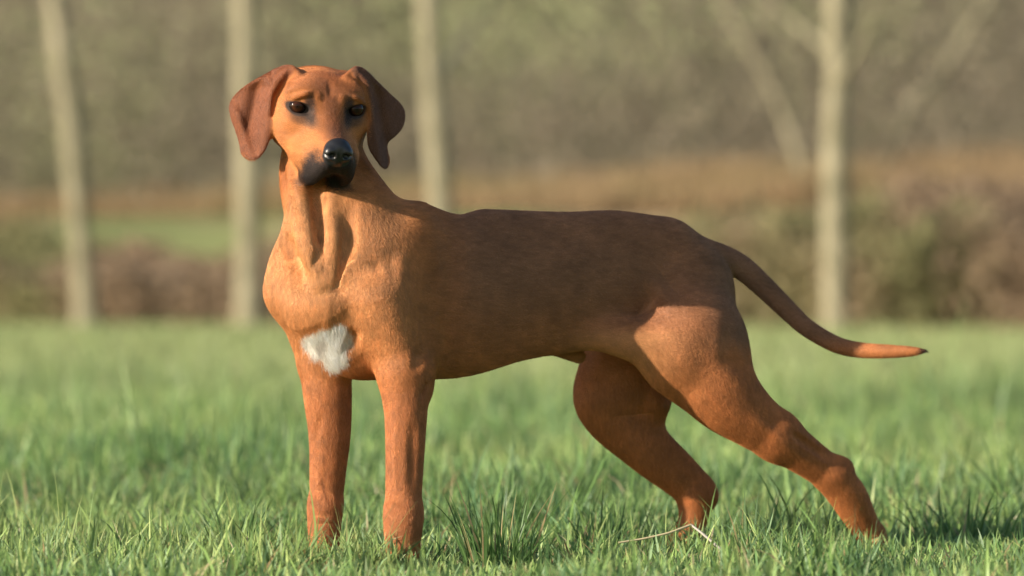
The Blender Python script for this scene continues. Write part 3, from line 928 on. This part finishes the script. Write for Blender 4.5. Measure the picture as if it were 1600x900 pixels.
tuft(778, -20, 110, .185, .20, label="large tall tuft of long green blades between the front and hind legs of the dog")
tuft(372, 260, 46, .14, .12, label="dark green tuft of upright blades in the grass left of the front legs")
tuft(935, 330, 40, .15, .12, label="small tuft of upright dark blades just left of the far hind leg")
tuft(1205, -40, 60, .13, .18, label="loose tuft of blades between the two hind feet")
tuft(1500, 560, 60, .15, .3, label="dark tuft of blades at the right edge beyond the near hind foot")
tuft(245, 40, 44, .10, .2, label="low tuft of mid green blades in the lower left of the meadow")

# ---- broken dry stalk by the far hind foot
m_straw, n_, l_, bs = nodes_of("dry_straw")
att = n_.new("ShaderNodeAttribute"); att.attribute_name = "tint"; l_.new(att.outputs['Color'], bs.inputs['Base Color']); bs.inputs['Roughness'].default_value = .6
def tube(pts, rad, sides=8, col=None):
    P = np.array(pts, float); n = len(P); T = np.gradient(P, axis=0); T /= np.linalg.norm(T, axis=1, keepdims=True)
    ref = np.array([0.13, .21, .97]) if abs(T[0][2]) < .9 else np.array([1., 0, 0])
    V = []
    for i in range(n):
        a = np.cross(T[i], ref); a /= np.linalg.norm(a); b = np.cross(T[i], a)
        for k in range(sides):
            th = 2 * math.pi * k / sides
            V.append(P[i] + rad[i] * (a * math.cos(th) + b * math.sin(th)))
    V = np.array(V)
    F = np.array([[i * sides + k, i * sides + (k + 1) % sides, (i + 1) * sides + (k + 1) % sides, (i + 1) * sides + k] for i in range(n - 1) for k in range(sides)])
    return V, F
sk = empty("broken_stalk", tuple(W(1080, 860, 60) * [U, U, 0] + [0, FOC * U, 0]))
tag(sk, "long bent dry straw stalk lying across the grass in front of the far hind foot", "straw")
sl = np.array(sk.location)
def stalk(name, pts, r, col):
    P = np.array([to_world(W(*p)) for p in pts]) - sl
    # resample
    t = np.linspace(0, len(P) - 1, 12); P2 = np.stack([np.interp(t, range(len(P)), P[:, i]) for i in range(3)], 1)
    V, F = tube(P2, r * np.linspace(.8, 1.1, 12), 8)
    mesh_obj(name, V, F, m_straw, sk, True, np.tile(col, (len(V), 1)))
stalk("stem", [(966, 848, -20), (1005, 842, -10), (1045, 833, 0), (1080, 820, 20)], .0022, (.55, .45, .27))
stalk("stem", [(1080, 820, 20), (1098, 834, 10), (1125, 857, 0)], .0026, (.40, .37, .32))

# ---- trees beyond the meadow
m_bark, n_, l_, bs = nodes_of("pale_bark")
geo = n_.new("ShaderNodeNewGeometry")
b1 = n_.new("ShaderNodeTexNoise"); b1.inputs['Scale'].default_value = 3.5; b1.inputs['Detail'].default_value = 8
l_.new(geo.outputs['Position'], b1.inputs['Vector'])
rr = n_.new("ShaderNodeValToRGB"); l_.new(b1.outputs[0], rr.inputs[0])
rr.color_ramp.elements[0].position = .3; rr.color_ramp.elements[0].color = (.16, .145, .085, 1)
rr.color_ramp.elements[1].position = .7; rr.color_ramp.elements[1].color = (.32, .285, .19, 1)
l_.new(rr.outputs[0], bs.inputs['Base Color']); bs.inputs['Roughness'].default_value = .9
bp = n_.new("ShaderNodeBump"); bp.inputs['Distance'].default_value = .02; l_.new(b1.outputs[0], bp.inputs['Height']); l_.new(bp.outputs[0], bs.inputs['Normal'])
m_twig, n_, l_, bs = nodes_of("twigs")
att = n_.new("ShaderNodeAttribute"); att.attribute_name = "tint"; l_.new(att.outputs['Color'], bs.inputs['Base Color']); bs.inputs['Roughness'].default_value = .9; bs.inputs['Specular IOR Level'].default_value = .1
def at_px(px, py, Y): return np.array([(px - 800) / FOC * Y, Y, (HOR - py) / FOC * Y + CAMH * U])
def spl(P, n=24):
    P = np.array(P, float); t = np.linspace(0, len(P) - 1, n)
    E_ = np.vstack([2 * P[0] - P[1], P, 2 * P[-1] - P[-2]]); out = []
    for s in t:
        i = min(int(s), len(P) - 2); u = s - i; p0, p1, p2, p3 = E_[i:i + 4]
        out.append(.5 * ((2 * p1) + (p2 - p0) * u + (2 * p0 - 5 * p1 + 4 * p2 - p3) * u * u + (3 * p1 - p0 - 3 * p2 + p3) * u ** 3))
    return np.array(out)
def bare_tree(pix, Y, wpx, label, branches=(), seed=1, top=9.0, group="bare trees beyond the meadow"):
    R = np.random.default_rng(seed)
    pts = [at_px(x, y, Y) for x, y in pix]
    z0 = float(bank_h(np.array([pts[0][0]]), np.array([Y]))[0]); z0 = max(z0, 0)
    pts[0][2] = z0 - .05
    last = pts[-1]; d = last - pts[-2]; d /= abs(d[2])
    while pts[-1][2] < top:
        d = d + R.normal(0, .05, 3); d[2] = 1
        pts.append(pts[-1] + d * 1.3)
    P = spl(pts, 40); r0 = wpx / 2 / FOC * Y
    z = P[:, 2]; rad = r0 * np.clip(1 - (z - 2.5) / (top * 1.25), .12, 1) * (1 + .35 * np.exp(-(z - z0) / .25)) * (1 + .07 * np.sin(z * 2.3 + seed) + .05 * np.sin(z * 5.1 + 2 * seed))
    root = empty("bare_tree", tuple(pts[0] + [0, 0, .05])); loc = np.array(root.location)
    tag(root, label, "tree", group)
    V, F = tube(P, rad, 12)
    mesh_obj("trunk", V - loc, F, m_bark, root, True)
    ends = []
    for (bp_, w) in branches:
        Q = spl([at_px(x, y, Y + dy) for x, y, dy in bp_], 14)
        V, F = tube(Q, np.linspace(1, .45, 14) * w / 2 / FOC * Y, 9); mesh_obj("branch", V - loc, F, m_bark, root, True)
    Vs, Fs, o = [], [], 0
    for k in range(16):
        i = R.integers(26, 38); st = P[i]; a = R.uniform(0, 2 * math.pi)
        dr = np.array([math.cos(a) * .8, math.sin(a) * .8, .8]); L = R.uniform(1.2, 2.6)
        Q = spl([st, st + dr * L * .5, st + dr * L + [0, 0, .4]], 8)
        V, F = tube(Q, np.linspace(rad[i] * .5, .006, 8), 6); Vs.append(V); Fs.append(F + o); o += len(V)
        for j in range(10):
            s = Q[R.integers(2, 8)]; b = R.normal(0, .5, 3); b[2] = abs(b[2]) * 1.2
            Q2 = np.array([s, s + b * .5, s + b]); V, F = tube(Q2, np.array([.010, .007, .003]), 4); Vs.append(V); Fs.append(F + o); o += len(V)
    V = np.concatenate(Vs)
    mesh_obj("crown", V - loc, np.concatenate(Fs), m_twig, root, True, np.tile([.17, .13, .085], (len(V), 1)))
    return root
bare_tree([(136, 500), (128, 400), (120, 300), (112, 200), (98, 100), (84, 0)], 52.5, 32, "leaning pale trunk at the far left of the photo", seed=2)
bare_tree([(390, 506), (388, 400), (389, 280), (385, 150), (383, 0)], 50.5, 37, "straight pale trunk behind the left ear of the dog", seed=3)
bare_tree([(694, 500), (688, 330), (680, 200), (672, 90), (668, 0)], 49.0, 34, "pale trunk just right of the head, its foot behind the back of the dog",
          [([(684, 120, 0), (725, 60, 4), (790, -20, 9)], 12)], seed=4)
bare_tree([(1306, 520), (1305, 400), (1305, 250), (1307, 120), (1308, 0)], 45.5, 37, "straight pale trunk standing behind the tail of the dog",
          [([(1306, 90, 0), (1260, 50, .8), (1185, -10, 2)], 13), ([(1308, 130, 0), (1345, 70, -1), (1372, -10, -2)], 13)], seed=5)
bare_tree([(1370, 255), (1420, 175), (1475, 110), (1545, 0)], 59, 21, "slanting pale trunk rising to the upper right corner", seed=6, top=7)
bare_tree([(1268, 300), (1225, 180), (1180, 90), (1120, -10)], 60, 14, "slanting thin trunk leaning left, left of the straight trunk", seed=7, top=7)

# ---- brambles along the ditch, reeds on the crown, and the far wood: uncountable
def scatter_quads(P, size, col, seed=0, elong=1.0, up=0.0):
    R = np.random.default_rng(seed); n = len(P)
    a = R.normal(0, 1, (n, 3)); a[:, 2] *= 1 + up; a /= np.linalg.norm(a, axis=1, keepdims=True)
    b = np.cross(a, R.normal(0, 1, (n, 3))); b /= np.linalg.norm(b, axis=1, keepdims=True)
    s = (size * R.uniform(.5, 1.4, n))[:, None]
    a = a * s * elong; b = b * s
    V = np.stack([P - a - b * .35, P + b - a * .2, P + a + b * .3, P - b + a * .15], 1).reshape(-1, 3)
    F = np.arange(n * 4).reshape(-1, 4)
    return V, F, np.repeat(col, 4, 0)
m_leafy = leaf_material("far_foliage", .5, .9, .05)
R = np.random.default_rng(41)
# brambles and dead stems
n = 90000
x = R.uniform(-16, 16, n); y = np.clip(50 - x * .75, 44, 56) + R.uniform(-.6, 3.2, n)
hh = .35 + 1.0 * fbm(x * .8 + 20, y * .5, 61) ** 1.3
hh *= .72 + .65 * sstep(-1, 3, x) + .25 * sstep(-4, -7, x)
z = np.maximum(bank_h(x, y), 0) + R.random(n) ** .8 * hh
t_ = fbm(x * 1.1, y * 1.1 + z * 1.5, 63)[:, None]
c = np.array([.24, .18, .125]) * (1 - t_) + np.array([.44, .33, .22]) * t_
gmask = (sstep(.52, .66, fbm(x * .6 + 7, y * .6, 67)) )[:, None]
c = c * (1 - gmask * .7) + np.array([.27, .29, .13]) * gmask * .7
c *= R.uniform(.7, 1.3, (n, 1))
V, F, C = scatter_quads(np.stack([x, y, z], 1), np.full(n, .035), c, 3, 2.2, .6)
o = mesh_obj("undergrowth", V, F, m_leafy, colors=C); tag(o, kind="stuff")
# reeds and dead grass on the dyke
n = 80000
x = R.uniform(-18, 18, n); y = np.clip(50 - x * .75, 44, 56) + 7.5 + R.random(n) * np.where(x < 0, 6, 10)
hgt = (.35 + .20 * sstep(-1, 4, x)) * (.5 + fbm(x * .7, y * .4, 71))
c = np.array([.38, .28, .165]) * R.uniform(.6, 1.25, (n, 1))
gmask = (sstep(.50, .64, fbm(x * .5 + 3, y * .5, 77)))[:, None]
c = c * (1 - gmask * .6) + np.array([.19, .19, .08]) * gmask * .6
v, q, t, cc = blades(np.stack([x, y, bank_h(x, y) - .02], 1), hgt * R.uniform(.6, 1.2, n), np.full(n, .03), np.abs(R.normal(0, .22, n)), R.uniform(0, 6.28, n), np.full(n, .3), c, 2)
o = mesh_obj("dry_reeds", v, [q, t], m_leafy, colors=cc); tag(o, kind="stuff")
# the wood
n = 480000
x = R.uniform(-24, 24, n); y = np.where(x < 0, 65, 63) + 33 * R.random(n) ** 1.2
gz = bank_h(x, y)
z = gz + R.random(n) ** 1.7 * 13
dn = fbm(x * .55 + 5, z * .4 + y * .25, 83)
keep = R.random(n) < .35 + .5 * dn; x, y, z, gz = x[keep], y[keep], z[keep], gz[keep]; n = len(x)
t_ = fbm(x * .28 + 11, z * .32 + y * .1, 89)
ol = sstep(.46, .64, t_ + .16 * np.exp(-((x - .5) / 5.) ** 2) * sstep(3, 5, z) - .05)[:, None]
c = np.array([.37, .32, .24]) * (1 - ol) + np.array([.42, .455, .25]) * ol
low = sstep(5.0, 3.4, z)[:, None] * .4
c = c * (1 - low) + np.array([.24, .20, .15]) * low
c *= R.uniform(.85, 1.15, (n, 1))
V, F, C = scatter_quads(np.stack([x, y, z], 1), np.full(n, .040), c, 5, 1.8, .4)
Vs, Fs, Cs = [V], [F], [C]; o_ = len(V)
for k in range(120):
    X = R.uniform(-19, 19); Y = R.uniform(75, 97); g0 = float(bank_h(np.array([X]), np.array([Y]))[0]); lx = R.normal(0, .06)
    Q = np.array([[X + lx * h + .1 * math.sin(h + k), Y, g0 - .1 + h] for h in np.linspace(0, 14, 8)])
    r = R.uniform(.02, .05); V, F = tube(Q, np.linspace(r, r * .3, 8), 6); Vs.append(V); Fs.append(F + o_); o_ += len(V)
    Cs.append(np.tile(np.array([.30, .26, .18]) * R.uniform(.5, 1.15), (len(V), 1)))
o = mesh_obj("woodland", np.concatenate(Vs), np.concatenate(Fs), m_leafy, colors=np.concatenate(Cs)); tag(o, kind="stuff")
